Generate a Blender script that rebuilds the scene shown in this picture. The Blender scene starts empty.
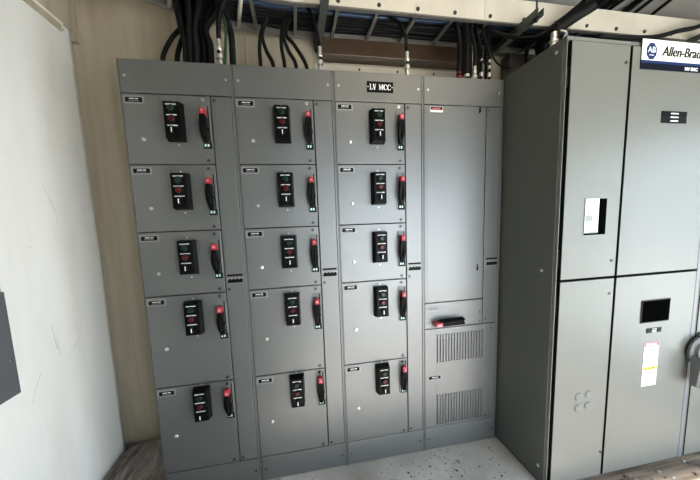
import bpy, bmesh, math, random
from mathutils import Vector, Matrix
random.seed(7)
SC = bpy.context.scene
COL = SC.collection
PI = math.pi

# ------------------------------------------------------------------ materials
def nt(name):
    m = bpy.data.materials.new(name); m.use_nodes = True
    n = m.node_tree; b = n.nodes['Principled BSDF']
    return m, n, b
def N(n, typ, **kw):
    x = n.nodes.new(typ)
    for k, v in kw.items():
        if k in x.inputs: x.inputs[k].default_value = v
        else: setattr(x, k, v)
    return x
def plain(name, col, rough=.5, metal=0, spec=.5, noise=0, nscale=8, bump=0, bscale=200, emit=0):
    m, n, b = nt(name)
    b.inputs['Base Color'].default_value = (*col, 1)
    b.inputs['Roughness'].default_value = rough
    b.inputs['Metallic'].default_value = metal
    b.inputs['Specular IOR Level'].default_value = spec
    tc = N(n, 'ShaderNodeTexCoord')
    if noise:
        t = N(n, 'ShaderNodeTexNoise', Scale=nscale, Detail=5.0)
        n.links.new(tc.outputs['Object'], t.inputs['Vector'])
        r = N(n, 'ShaderNodeMapRange'); r.inputs['To Min'].default_value = 1-noise; r.inputs['To Max'].default_value = 1+noise
        n.links.new(t.outputs['Fac'], r.inputs['Value'])
        mx = N(n, 'ShaderNodeVectorMath', operation='SCALE'); mx.inputs[0].default_value = col
        n.links.new(r.outputs[0], mx.inputs['Scale']); n.links.new(mx.outputs[0], b.inputs['Base Color'])
    if bump:
        t = N(n, 'ShaderNodeTexNoise', Scale=bscale, Detail=2.0)
        n.links.new(tc.outputs['Object'], t.inputs['Vector'])
        bp = N(n, 'ShaderNodeBump', Strength=bump, Distance=.002)
        n.links.new(t.outputs['Fac'], bp.inputs['Height']); n.links.new(bp.outputs[0], b.inputs['Normal'])
    return m
M = {}
M['paint'] = plain('grey_enamel', (.037, .039, .035), .45, 0, 1.45, noise=.05, nscale=3, bump=.05, bscale=60)
M['paint2'] = plain('light_grey_enamel', (.102, .103, .090), .38, 0, .4, noise=.035, nscale=2, bump=.04, bscale=60)
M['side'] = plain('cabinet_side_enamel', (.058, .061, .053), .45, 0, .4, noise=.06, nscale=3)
M['black'] = plain('black_plastic', (.0025, .0025, .0025), .4, 0, .07)
M['cable'] = plain('black_cable_jacket', (.005, .005, .005), .55, 0, .12)
M['bluecab'] = plain('blue_cable_jacket', (.014, .036, .085), .4, 0, .4)
M['greencab'] = plain('green_cable_jacket', (.015, .04, .02), .5, 0, .2)
M['gap'] = plain('gap_shade_black', (.006, .006, .006), .8, 0, .05)  # shade inside gaps, seams and slots painted as near-black
M['white'] = plain('white_print', (.75, .75, .73), .5)
M['cream'] = plain('sign_white', (.62, .61, .56), .5, 0, .2)
M['navy'] = plain('sign_blue', (.007, .018, .07), .5, 0, .1)
M['navydk'] = plain('sign_dark_stripe', (.004, .005, .010), .5, 0, .05)
M['red'] = plain('red_plastic', (.27, .010, .020), .4)
M['redbtn'] = plain('dark_red_button', (.05, .002, .003), .3, 0, .25)
M['green'] = plain('green_button', (.002, .018, .008), .3, 0, .25)
M['greenmark'] = plain('green_marking', (.01, .10, .05), .5)
M['pinkmark'] = plain('pink_handle_print', (.55, .22, .22), .5)
M['glandred'] = plain('red_gland', (.16, .01, .012), .35)
M['legend'] = plain('legend_print', (.42, .42, .41), .5)
M['rail_shade'] = plain('shaded_tray_rail', (.24, .22, .19), .42, .5, noise=.3, nscale=7)  # far tray rail's shaded look put into a darker metal colour
M['switchgrey'] = plain('switch_grey', (.06, .062, .058), .4, 0, .4)
M['yellow'] = plain('yellow_print', (.75, .60, .03), .5)
M['redprint'] = plain('red_print', (.65, .06, .10), .5)
M['greyprint'] = plain('grey_print', (.13, .13, .14), .5)
M['chrome'] = plain('bright_screw_metal', (.62, .62, .60), .32, 1)
M['screw'] = plain('dark_screw', (.05, .05, .05), .4, .6)
M['slot'] = plain('slot_plate_grey', (.10, .105, .10), .45)
M['glass'] = plain('dark_window_glass', (.001, .001, .001), .4, 0, .0)
M['holder'] = plain('nameplate_holder', (.19, .19, .175), .45)
M['alu'] = plain('tray_aluminium', (.62, .565, .46), .48, .3, .5, noise=.2, nscale=5, bump=.1, bscale=30)
M['rung'] = plain('shaded_tray_metal', (.16, .15, .13), .5, .5, noise=.2, nscale=20)  # tray metal darkened; shade under rungs and near lip is in the colour
M['strut'] = plain('green_grey_strut', (.065, .07, .06), .5, .3, noise=.1, nscale=9)
M['duct'] = plain('brown_duct', (.055, .032, .018), .35, .2, .5, noise=.35, nscale=4, bump=.5, bscale=7)
M['lcd'] = plain('grey_display', (.13, .14, .13), .3)
M['wood'] = plain('ceiling_paint', (.32, .30, .27), .7, noise=.08, nscale=2)
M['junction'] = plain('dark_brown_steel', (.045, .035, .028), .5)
M['concrete'] = plain('outdoor_concrete', (.68, .67, .63), .9, noise=.1, nscale=1)
M['grime'] = plain('scuff', (.32, .31, .29), .8)
M['scratch'] = plain('scratch_grey', (.50, .48, .44), .8)
M['wallbox'] = plain('slate_enamel', (.095, .10, .105), .42, noise=.04, nscale=3)

def wall_mat(name, col, stain, amount, streak=(1.2, 1.2, .25), spots=True):
    m, n, b = nt(name)
    b.inputs['Roughness'].default_value = .55
    tc = N(n, 'ShaderNodeTexCoord')
    mp = N(n, 'ShaderNodeMapping'); mp.inputs['Scale'].default_value = streak
    n.links.new(tc.outputs['Object'], mp.inputs['Vector'])
    t = N(n, 'ShaderNodeTexNoise', Scale=5.0, Detail=6.0, Roughness=.6)
    n.links.new(mp.outputs[0], t.inputs['Vector'])
    cr = N(n, 'ShaderNodeValToRGB'); cr.color_ramp.elements[0].position = .45; cr.color_ramp.elements[1].position = .78
    cr.color_ramp.elements[0].color = (0, 0, 0, 1); cr.color_ramp.elements[1].color = (amount,)*3+(1,)
    n.links.new(t.outputs['Fac'], cr.inputs['Fac'])
    mx = N(n, 'ShaderNodeMix', data_type='RGBA')
    mx.inputs[6].default_value = (*col, 1); mx.inputs[7].default_value = (*stain, 1)
    n.links.new(cr.outputs['Color'], mx.inputs[0])
    last = mx.outputs[2]
    if spots:
        t2 = N(n, 'ShaderNodeTexNoise', Scale=9.0, Detail=8.0, Roughness=.7)
        mp2 = N(n, 'ShaderNodeMapping'); mp2.inputs['Scale'].default_value = (1, 1, .35); mp2.inputs['Rotation'].default_value = (.5, .2, .1)
        n.links.new(tc.outputs['Object'], mp2.inputs['Vector']); n.links.new(mp2.outputs[0], t2.inputs['Vector'])
        c2 = N(n, 'ShaderNodeValToRGB'); c2.color_ramp.elements[0].position = .70; c2.color_ramp.elements[1].position = .78
        c2.color_ramp.elements[1].color = (.5, .5, .5, 1)
        n.links.new(t2.outputs['Fac'], c2.inputs['Fac'])
        m2 = N(n, 'ShaderNodeMix', data_type='RGBA'); m2.inputs[7].default_value = (*[c*.55 for c in stain], 1)
        n.links.new(c2.outputs['Color'], m2.inputs[0]); n.links.new(last, m2.inputs[6]); last = m2.outputs[2]
    n.links.new(last, b.inputs['Base Color'])
    bp = N(n, 'ShaderNodeBump', Strength=.15, Distance=.004)
    n.links.new(t.outputs['Fac'], bp.inputs['Height']); n.links.new(bp.outputs[0], b.inputs['Normal'])
    return m
M['wall_white'] = wall_mat('white_wall_paint', (.84, .815, .755), (.62, .55, .45), .35)
M['wall_tan'] = wall_mat('tan_wall_paint', (.39, .335, .245), (.17, .12, .07), .6, streak=(2.4, 2.4, .16))

M['wall_dark'] = plain('dark_plywood_wall', (.13, .115, .09), .6, noise=.15, nscale=3)
def floor_mat():
    m, n, b = nt('dirty_plywood_floor'); b.inputs['Roughness'].default_value = .6
    tc = N(n, 'ShaderNodeTexCoord')
    mp = N(n, 'ShaderNodeMapping'); mp.inputs['Scale'].default_value = (.6, 7, 1); n.links.new(tc.outputs['Object'], mp.inputs['Vector'])
    g = N(n, 'ShaderNodeTexNoise', Scale=4.0, Detail=7.0); n.links.new(mp.outputs[0], g.inputs['Vector'])
    big = N(n, 'ShaderNodeTexNoise', Scale=2.2, Detail=6.0, Roughness=.65); n.links.new(tc.outputs['Object'], big.inputs['Vector'])
    sp = N(n, 'ShaderNodeTexVoronoi', Scale=38.0); n.links.new(tc.outputs['Object'], sp.inputs['Vector'])
    # how far right (towards the tall cabinets) the floor is bare brown plywood
    sx = N(n, 'ShaderNodeSeparateXYZ'); n.links.new(tc.outputs['Object'], sx.inputs[0])
    mr = N(n, 'ShaderNodeMapRange'); mr.inputs['From Min'].default_value = 2.0; mr.inputs['From Max'].default_value = 2.35
    n.links.new(sx.outputs['X'], mr.inputs['Value'])
    c1 = N(n, 'ShaderNodeValToRGB')
    c1.color_ramp.elements[0].color = (.16, .15, .135, 1); c1.color_ramp.elements[1].color = (.36, .35, .33, 1)
    c1.color_ramp.elements[0].position = .3; c1.color_ramp.elements[1].position = .7
    n.links.new(big.outputs['Fac'], c1.inputs['Fac'])
    c2 = N(n, 'ShaderNodeValToRGB')
    c2.color_ramp.elements[0].color = (.05, .038, .028, 1); c2.color_ramp.elements[1].color = (.20, .155, .115, 1)
    c2.color_ramp.elements[0].position = .38; c2.color_ramp.elements[1].position = .66
    n.links.new(g.outputs['Fac'], c2.inputs['Fac'])
    mx = N(n, 'ShaderNodeMix', data_type='RGBA'); n.links.new(mr.outputs[0], mx.inputs[0]); n.links.new(c1.outputs[0], mx.inputs[6]); n.links.new(c2.outputs[0], mx.inputs[7])
    # dark crumbs
    th = N(n, 'ShaderNodeMath', operation='LESS_THAN'); th.inputs[1].default_value = .17
    n.links.new(sp.outputs['Distance'], th.inputs[0])
    th2 = N(n, 'ShaderNodeMath', operation='GREATER_THAN'); th2.inputs[1].default_value = .52
    n.links.new(big.outputs['Fac'], th2.inputs[0])
    ml = N(n, 'ShaderNodeMath', operation='MULTIPLY'); n.links.new(th.outputs[0], ml.inputs[0]); n.links.new(th2.outputs[0], ml.inputs[1])
    m2 = N(n, 'ShaderNodeMix', data_type='RGBA'); m2.inputs[7].default_value = (.05, .04, .035, 1)
    n.links.new(ml.outputs[0], m2.inputs[0]); n.links.new(mx.outputs[2], m2.inputs[6])
    n.links.new(m2.outputs[2], b.inputs['Base Color'])
    bp = N(n, 'ShaderNodeBump', Strength=.3, Distance=.004); n.links.new(g.outputs['Fac'], bp.inputs['Height']); n.links.new(bp.outputs[0], b.inputs['Normal'])
    return m
M['floor'] = floor_mat()
def tarp_mat():
    m, n, b = nt('dusty_brown_sheet'); b.inputs['Roughness'].default_value = .6
    tc = N(n, 'ShaderNodeTexCoord')
    mp = N(n, 'ShaderNodeMapping'); mp.inputs['Scale'].default_value = (9, 2, 4); mp.inputs['Rotation'].default_value = (0, 0, .5); n.links.new(tc.outputs['Object'], mp.inputs['Vector'])
    t = N(n, 'ShaderNodeTexNoise', Scale=3.0, Detail=8.0, Roughness=.65); n.links.new(mp.outputs[0], t.inputs['Vector'])
    c = N(n, 'ShaderNodeValToRGB'); c.color_ramp.elements[0].color = (.04, .032, .025, 1); c.color_ramp.elements[1].color = (.34, .30, .26, 1)
    c.color_ramp.elements[0].position = .35; c.color_ramp.elements[1].position = .72
    n.links.new(t.outputs['Fac'], c.inputs['Fac']); n.links.new(c.outputs[0], b.inputs['Base Color'])
    bp = N(n, 'ShaderNodeBump', Strength=.6, Distance=.01); n.links.new(t.outputs['Fac'], bp.inputs['Height']); n.links.new(bp.outputs[0], b.inputs['Normal'])
    return m
M['tarp'] = tarp_mat()

# ------------------------------------------------------------------ mesh builder
class MB:
    def __init__(s): s.bm = bmesh.new(); s.mats = []
    def mi(s, m):
        if m not in s.mats: s.mats.append(m)
        return s.mats.index(m)
    def _add(s, t, m):
        i = s.mi(m); vm = {}
        for v in t.verts: vm[v] = s.bm.verts.new(v.co)
        for f in t.faces:
            try: nf = s.bm.faces.new([vm[v] for v in f.verts])
            except ValueError: continue
            nf.material_index = i; nf.smooth = f.smooth
        t.free(); return s
    def box(s, x0, x1, y0, y1, z0, z1, m, bev=0, seg=2):
        t = bmesh.new(); bmesh.ops.create_cube(t, size=1)
        for v in t.verts:
            v.co = Vector(((x0+x1)/2+v.co.x*(x1-x0), (y0+y1)/2+v.co.y*(y1-y0), (z0+z1)/2+v.co.z*(z1-z0)))
        if bev: bmesh.ops.bevel(t, geom=t.edges[:], offset=bev, segments=seg, profile=.5, affect='EDGES')
        return s._add(t, m)
    def hull(s, pts, m, bev=0):
        t = bmesh.new()
        for p in pts: t.verts.new(p)
        r = bmesh.ops.convex_hull(t, input=t.verts[:])
        bmesh.ops.dissolve_limit(t, angle_limit=.02, verts=t.verts[:], edges=t.edges[:])
        if bev: bmesh.ops.bevel(t, geom=t.edges[:], offset=bev, segments=2, profile=.5, affect='EDGES')
        return s._add(t, m)
    def tube(s, pts, r, m, seg=10, cap=True):
        t = bmesh.new(); P = [Vector(p) for p in pts]; n = len(P)
        rr = r if isinstance(r, (list, tuple)) else [r]*n
        d = (P[1]-P[0]).normalized(); a = d.orthogonal().normalized(); rings = []
        for i in range(n):
            if i == 0: d = P[1]-P[0]
            elif i == n-1: d = P[-1]-P[-2]
            else: d = P[i+1]-P[i-1]
            d.normalize(); a = (a-d*a.dot(d)).normalized(); b = d.cross(a)
            rings.append([t.verts.new(P[i]+(a*math.cos(2*PI*k/seg)+b*math.sin(2*PI*k/seg))*rr[i]) for k in range(seg)])
        for i in range(n-1):
            for k in range(seg):
                f = t.faces.new((rings[i][k], rings[i][(k+1) % seg], rings[i+1][(k+1) % seg], rings[i+1][k])); f.smooth = True
        if cap: t.faces.new(rings[0][::-1]); t.faces.new(rings[-1])
        return s._add(t, m)
    def cyl(s, p0, p1, r, m, seg=16, r2=None):
        return s.tube([p0, p1], [r, r if r2 is None else r2], m, seg)
    def lathe(s, base, axis, prof, m, seg=16):      # prof: (radius, height along axis)
        A = Vector(axis).normalized(); B = Vector(base)
        return s.tube([B+A*h for _, h in prof], [max(q, 1e-4) for q, _ in prof], m, seg) if False else s._lathe(B, A, prof, m, seg)
    def _lathe(s, B, A, prof, m, seg):
        t = bmesh.new(); a = A.orthogonal().normalized(); b = A.cross(a); rings = []
        for q, h in prof:
            rings.append([t.verts.new(B+A*h+(a*math.cos(2*PI*k/seg)+b*math.sin(2*PI*k/seg))*max(q, 1e-4)) for k in range(seg)])
        for i in range(len(prof)-1):
            for k in range(seg): t.faces.new((rings[i][k], rings[i][(k+1) % seg], rings[i+1][(k+1) % seg], rings[i+1][k]))
        t.faces.new(rings[0][::-1]); t.faces.new(rings[-1])
        return s._add(t, m)
    def poly(s, pts, d, m):                          # extruded convex/concave polygon, d = extrusion vector
        t = bmesh.new(); a = [t.verts.new(p) for p in pts]; D = Vector(d); b = [t.verts.new(Vector(p)+D) for p in pts]; n = len(a)
        t.faces.new(a); t.faces.new(b[::-1])
        for i in range(n): t.faces.new((a[i], a[(i+1) % n], b[(i+1) % n], b[i]))
        return s._add(t, m)
    def build(s, name, parent=None, loc=None):
        bmesh.ops.recalc_face_normals(s.bm, faces=s.bm.faces[:])
        me = bpy.data.meshes.new(name); s.bm.to_mesh(me); s.bm.free()
        for m in s.mats: me.materials.append(m if isinstance(m, bpy.types.Material) else M[m])
        o = bpy.data.objects.new(name, me); COL.objects.link(o)
        if parent is not None: o.parent = parent
        if loc: o.location = loc
        return o
def part(name, parent, fn):
    b = MB(); fn(b); return b.build(name, parent)
def thing(name, label, cat, loc=(0, 0, 0), group=None):
    o = bpy.data.objects.new(name, None); COL.objects.link(o); o.location = loc; o.empty_display_size = .1
    return tag(o, label, cat, group)
def tag(o, label, cat, group=None, kind=None):
    o['label'] = label; o['category'] = cat
    if group: o['group'] = group
    if kind: o['kind'] = kind
    return o
def struct(name, fn):
    b = MB(); fn(b); o = b.build(name); o['kind'] = 'structure'; return o
def copy_tree(o, parent=None):
    c = o.copy(); COL.objects.link(c)
    if parent is not None: c.parent = parent
    for ch in list(o.children): copy_tree(ch, c)
    return c
def text_mesh(s, mb, x, y, z, size, m, shear=0, off=0, sx=1, depth=.0006, align='LEFT'):
    """text standing on a plane that faces -Y; x,z = baseline start"""
    cu = bpy.data.curves.new('t', 'FONT'); cu.body = s; cu.size = size; cu.shear = shear; cu.offset = off; cu.extrude = depth; cu.align_x = align; cu.resolution_u = 3
    o = bpy.data.objects.new('t', cu); COL.objects.link(o)
    dg = bpy.context.evaluated_depsgraph_get(); dg.update()
    me = bpy.data.meshes.new_from_object(o.evaluated_get(dg))
    t = bmesh.new(); t.from_mesh(me)
    for v in t.verts: v.co = Vector((x+v.co.x*sx, y-v.co.z, z+v.co.y))
    bpy.data.objects.remove(o); bpy.data.curves.remove(cu); bpy.data.meshes.remove(me)
    mb._add(t, m)
def spline(pts, n=8):
    P = [Vector(p) for p in pts]; P = [P[0]*2-P[1]]+P+[P[-1]*2-P[-2]]; out = []
    for i in range(1, len(P)-2):
        for k in range(n):
            t = k/n; a, b, c, d = P[i-1:i+3]
            out.append(.5*((2*b)+(c-a)*t+(2*a-5*b+4*c-d)*t*t+(3*b-a-3*c+d)*t**3))
    out.append(P[-2]); return out

# ------------------------------------------------------------------ camera
CP = Vector((0.776, -1.553, 1.501))
yaw, pit, rol = 0.1734, -0.1103, -0.0353
f = Vector((math.sin(yaw)*math.cos(pit), math.cos(yaw)*math.cos(pit), math.sin(pit)))
r0 = Vector((math.cos(yaw), -math.sin(yaw), 0)); u0 = r0.cross(f)
rt = math.cos(rol)*r0+math.sin(rol)*u0; up = -math.sin(rol)*r0+math.cos(rol)*u0
cam = bpy.data.cameras.new('camera'); co = bpy.data.objects.new('camera', cam); COL.objects.link(co)
co.matrix_world = Matrix(((rt.x, up.x, -f.x, CP.x), (rt.y, up.y, -f.y, CP.y), (rt.z, up.z, -f.z, CP.z), (0, 0, 0, 1)))
cam.sensor_width = 36; cam.lens = 280.43/700*36; cam.shift_x = 4.82/700; cam.shift_y = 11.09/700; cam.clip_start = .02
SC.camera = co

# ------------------------------------------------------------------ room
XL, XR, YB, YF, ZC = -.441, 4.35, .5, -2.35, 3.0
DX0, DX1, DZ = 1.15, 4.1, 2.05          # open double doorway in the wall behind the camera
struct('floor', lambda b: b.box(XL-.3, XR+.1, YF-.1, YB+.1, -.08, 0, 'floor'))
struct('ceiling', lambda b: b.box(XL-.3, XR+.1, YF-.1, YB+.1, ZC, ZC+.08, 'wood'))
YE, RE = .499, .075        # the white wall ends in a rounded edge just short of the back wall
def wall_l(b):
    t = bmesh.new(); P = [(XL-.3, YF-.1), (XL, YF-.1)]+[(XL-RE+RE*math.cos(a*PI/24), YE-RE+RE*math.sin(a*PI/24)) for a in range(13)]+[(XL-.3, YE)]
    lo = [t.verts.new((x, y, 0)) for x, y in P]; hi = [t.verts.new((x, y, ZC)) for x, y in P]; n = len(P)
    t.faces.new(lo); t.faces.new(hi[::-1])
    for i in range(n):
        q = t.faces.new((lo[i], lo[(i+1) % n], hi[(i+1) % n], hi[i])); q.smooth = 2 <= i <= 13
    b._add(t, 'wall_white'); b.box(XL-.19, XL-.11, YE-.05, YB+.08, 0, ZC, 'wall_tan')
    # scratches and rubbed marks in the paint
    for (y0, z0, y1, z1, w_) in ((.10, 1.74, .155, 1.60, .0022), (.155, 1.60, .16, 1.54, .0015), (-.13, .72, -.06, .84, .0012), (.11, .84, .19, .90, .0012), (.03, 1.04, .045, .90, .004), (.05, .98, .055, .87, .003), (-.02, 1.43, -.015, 1.425, .004)):
        d_ = Vector((0, y1-y0, z1-z0)).normalized(); s_ = Vector((0, -d_.z, d_.y))*w_/2; A = Vector((XL, y0, z0)); B = Vector((XL, y1, z1))
        b.poly([A-s_*.3, B-s_, B+s_, A+s_*.3], (.0006, 0, 0), 'scratch')
struct('wall_left', wall_l)
struct('wall_back', lambda b: b.box(XL-.19, XR, YB, YB+.08, 0, ZC, 'wall_tan'))
struct('wall_right', lambda b: (b.box(XR, XR+.08, -.95, YB+.1, 0, ZC, 'wall_dark'), b.box(XR, XR+.08, YF-.1, -2.2, 0, ZC, 'wall_white'), b.box(XR, XR+.08, -2.2, -.95, 2.2, ZC, 'wall_dark')))  # end opening is added to send more daylight onto the white wall
def wf(b):
    b.box(XL, DX0, YF-.08, YF, 0, ZC, 'wall_dark'); b.box(DX1, XR, YF-.08, YF, 0, ZC, 'wall_dark'); b.box(DX0, DX1, YF-.08, YF, DZ, ZC, 'wall_dark')
struct('wall_front', wf)
def trim_top(b):       # angle bracket rail along the top of the white wall
    b.box(XL, XL+.008, -2.2, .37, 2.592, 2.630, 'wall_tan', .003)
    b.box(XL, XL+.016, -2.2, .37, 2.628, 2.638, 'wall_white', .002)
    for y in (.36, -.1, -.7): b.cyl((XL+.012, y, 2.60), (XL+.018, y, 2.60), .009, 'chrome')
struct('trim_1', trim_top)
struct('trim_2', lambda b: (b.box(XL-.03, XL+.012, YB-.035, YB, 2.60, ZC, 'wall_tan', .003), b.box(XL, XL+.005, -2.2, YE-.05, 2.639, ZC, 'wall_tan')))
def battens(b):
    for x in (.52, .965, 2.16, 2.30): b.box(x-.004, x+.004, YB-.006, YB, 2.3, ZC, 'wall_tan', .002)
    b.box(.97, 2.1, YB-.012, YB, 2.52, 2.57, 'alu', .002)
    for x in (1.28, 1.56, 1.84): b.cyl((x, YB-.012, 2.545), (x, YB-.018, 2.545), .007, 'screw')
struct('trim_3', battens)
o = struct('ground', lambda b: b.box(-6, 14, -14, YF-.1, -.35, -.25, 'concrete'))

jb = part('junction_box', None, lambda b: (b.box(XL, XL+.03, .02, .245, 2.69, 2.84, 'junction', .004), b.box(XL+.03, XL+.036, .035, .23, 2.70, 2.83, 'junction', .002)))
tag(jb, 'dark brown flat box high on the white wall above the trim rail', 'junction box')

# ------------------------------------------------------------------ motor control centre
IN = .0254; H = 2.286; W = .508
ZT = H-6*IN; ROWS = [ZT-13*IN*k for k in (0, 1, 2, 3, 4.5, 6)]
GAP = .0025; YD = .018
def screw_mesh(b, x, z, y=0, r=.0055, m='screw'):
    b.cyl((x, y, z), (x, y-.003, z), r, m, 12)
    b.box(x-r*.7, x+r*.7, y-.0036, y-.003, z-.0008, z+.0008, 'gap')
def strokes(b, ch, x, z, w, h, y, m, t=.0085):
    """small engraved serif capitals"""
    th = t*.5
    def bar(x0, x1, z0, z1): b.box(x0, x1, y-.0008, y, z0, z1, m)
    def diag(xa, za, xb, zb, tt): b.poly([(xa-tt/2, y, za), (xa+tt/2, y, za), (xb+tt/2, y, zb), (xb-tt/2, y, zb)], (0, -.0008, 0), m)
    if ch == 'L':
        bar(x+w*.18, x+w*.18+t*.7, z, z+h); bar(x, x+w*.55, z+h-th*.6, z+h); bar(x, x+w, z, z+th*.6); bar(x+w-th*.7, x+w, z, z+h*.3)
    if ch == 'V':
        diag(x+w*.18, z+h, x+w*.5, z, t*.9); diag(x+w*.82, z+h, x+w*.52, z, t*.45); bar(x, x+w*.4, z+h-th*.6, z+h); bar(x+w*.65, x+w, z+h-th*.6, z+h)
    if ch == 'M':
        bar(x+w*.1, x+w*.1+th*.8, z, z+h); bar(x+w*.78, x+w*.78+t*.7, z, z+h); diag(x+w*.17, z+h, x+w*.48, z+h*.1, t*.7); diag(x+w*.82, z+h, x+w*.5, z+h*.1, th*.8)
        bar(x, x+w*.3, z, z+th*.6); bar(x+w*.65, x+w, z, z+th*.6); bar(x, x+w*.25, z+h-th*.6, z+h); bar(x+w*.78, x+w, z+h-th*.6, z+h)
    if ch == 'C':
        n = 14; cx, cz = x+w*.52, z+h/2
        for i in range(n):
            a0 = math.radians(48+i*264/n); a1 = math.radians(48+(i+1)*264/n)
            k0 = .25+.75*abs(math.sin((i/n)*PI)); k1 = .25+.75*abs(math.sin(((i+1)/n)*PI))
            ro, rz = w*.5, h*.5
            P = lambda a, k, inn: (cx+math.cos(a)*(ro-(t*.8*k if inn else 0)), y, cz+math.sin(a)*(rz-(t*.6*k if inn else 0)))
            b.poly([P(a0, k0, 0), P(a1, k1, 0), P(a1, k1, 1), P(a0, k0, 1)], (0, -.0008, 0), m)
        bar(x+w*.88, x+w*.88+th*.7, z+h*.66, z+h*.95); bar(x+w*.88, x+w*.88+th*.7, z+h*.08, z+h*.26)
def nameplate(b, x0, x1, z0, z1, y=0):
    b.box(x0-.008, x1+.008, y-.0015, y, z0-.006, z1+.006, 'holder', .0005)
    b.box(x0, x1, y-.004, y-.0015, z0, z1, 'black', .0008)
    w = x1-x0; c = (z0+z1)/2
    for k, (a, e) in enumerate(((.25, .55), (.6, .78))): b.box(x0+w*a, x0+w*e, y-.0045, y-.004, c+.002, c+.0055, 'white')
    b.box(x0+w*.2, x0+w*.8, y-.0045, y-.004, c-.0065, c-.003, 'greyprint')
def tagplate(b, x0, x1, zc):       # maker's tag on the wireway cover: dark bar above a dark emblem row
    b.box(x0, x1, -.003, 0, zc+.012, zc+.022, 'black', .0008)
    b.box(x0, x1, -.002, 0, zc-.027, zc+.004, 'holder', .0006)
    w = x1-x0
    for i in range(4):
        xc = x0+w*(.14+.24*i)
        b.poly([(xc-.011, -.002, zc-.024), (xc+.009, -.002, zc-.024), (xc+.011, -.002, zc-.008), (xc+.002, -.002, zc+.001), (xc-.008, -.002, zc-.006)], (0, -.0008, 0), 'black')
def station(par, x, zt, h):        # push button station
    xc = x+.232; t = zt; bt = zt-h
    def body(b):
        b.hull([(xc-.042, 0, t+.004), (xc+.042, 0, t+.004), (xc-.042, 0, bt-.004), (xc+.042, 0, bt-.004),
                (xc-.035, -.047, t), (xc+.035, -.047, t), (xc-.035, -.047, bt+.004), (xc+.035, -.047, bt+.004)], 'black', .002)
        b.box(xc-.03, xc+.03, -.0485, -.047, bt+.012, t-.006, 'black', .0005)
        b.box(xc-.034, xc+.034, -.0515, -.044, bt+.006, bt+.012, 'black', .001)
    o = part('push_button_station', par, body)
    zc = [t-.034-.048*k for k in range(3)]
    for k in range(3):
        part('legend_plate', o, lambda b: b.box(xc-.023, xc+.023, -.0505, -.0482, zc[k]+.0165, zc[k]+.0215, 'legend', .0005))
    for k, (nm, mt) in enumerate((('green_button', 'green'), ('red_button', 'redbtn'))):
        part(nm, o, lambda b: (b.lathe((xc, -.048, zc[k]), (0, -1, 0), [(.018, 0), (.018, .005), (.015, .008)], 'chrome' if False else 'black', 20),
                               b.lathe((xc, -.056, zc[k]), (0, -1, 0), [(.013, 0), (.0125, .004), (.010, .006)], mt, 20)))
    part('selector_switch', o, lambda b: (b.lathe((xc, -.048, zc[2]-.002), (0, -1, 0), [(.017, 0), (.016, .006)], 'black', 20),
                                          b.box(xc-.006, xc+.006, -.068, -.054, zc[2]-.018, zc[2]+.014, 'black', .002),
                                          b.box(xc-.0022, xc+.0022, -.0688, -.068, zc[2]-.016, zc[2]+.005, 'white')))
    part('screw', par, lambda b: screw_mesh(b, xc, t+.014, 0, .004, 'chrome')); part('screw', par, lambda b: screw_mesh(b, xc+.003, bt-.018, 0, .004, 'chrome'))
def operator(par, x, zt, zb):       # disconnect handle
    xc = x+.366
    def slot(b):
        b.box(xc-.024, xc+.024, -.003, 0, zb-.004, zt, 'slot', .001)
        b.box(xc+.013, xc+.019, -.0035, -.003, zb+.004, zt-.004, 'gap')
        b.box(xc-.016, xc+.023, -.006, -.003, zb-.004, zb+.026, 'black', .001)
        b.box(xc-.013, xc+.015, -.007, -.006, zb+.004, zb+.020, 'greenmark'); b.box(xc-.009, xc-.003, -.0075, -.007, zb+.006, zb+.017, 'white'); b.box(xc+.004, xc+.010, -.0075, -.007, zb+.006, zb+.017, 'white')
    base = part('disconnect_handle', par, lambda b: (
        b.hull([(xc-.014, -.004, zt-.06), (xc+.012, -.004, zt-.06), (xc-.014, -.045, zt-.05), (xc+.010, -.045, zt-.05), (xc-.013, -.004, zb+.03), (xc+.012, -.004, zb+.03), (xc-.009, -.026, zb+.02), (xc+.008, -.026, zb+.02),
                (xc-.021, -.042, zt-.10), (xc+.014, -.042, zt-.10), (xc-.019, -.034, zb+.07), (xc+.013, -.034, zb+.07)], 'black', .003),
        b.box(xc-.004, xc+.004, -.046, -.03, zb+.05, zt-.07, 'black', .003),
        b.cyl((xc+.010, -.02, zb+.085), (xc+.020, -.02, zb+.085), .009, 'black', 14)))
    part('slot_plate', base, slot)
    part('handle_tip', base, lambda b: (b.hull([(xc-.015, -.006, zt-.056), (xc+.013, -.006, zt-.056), (xc-.015, -.046, zt-.056), (xc+.012, -.046, zt-.056),
                (xc-.013, -.010, zt-.024), (xc+.011, -.010, zt-.024), (xc-.013, -.040, zt-.024), (xc+.010, -.040, zt-.024)], 'red', .004), b.box(xc-.005, xc+.004, -.0475, -.046, zt-.044, zt-.036, 'pinkmark')))
def unit_door(par, x, zt, zb, knob_dz):
    o = part('unit_door', par, lambda b: b.box(x+.006, x+.394, 0, YD, zb+GAP, zt-GAP, 'paint', .0016))
    part('nameplate', o, lambda b: nameplate(b, x+.02, x+.093, zt-.041, zt-.019))
    part('latch_knob', o, lambda b: b.lathe((x+.081, 0, zt-knob_dz), (0, -1, 0), [(.010, 0), (.010, .003), (.0075, .006), (.003, .007)], 'chrome', 14))
    part('screw', o, lambda b: screw_mesh(b, x+.362, zt-.020, 0, .0085, 'chrome' if zt > 2.0 else 'screw')); part('screw', o, lambda b: screw_mesh(b, x+.366, zb+.019, 0, .0085))
    return o
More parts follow.
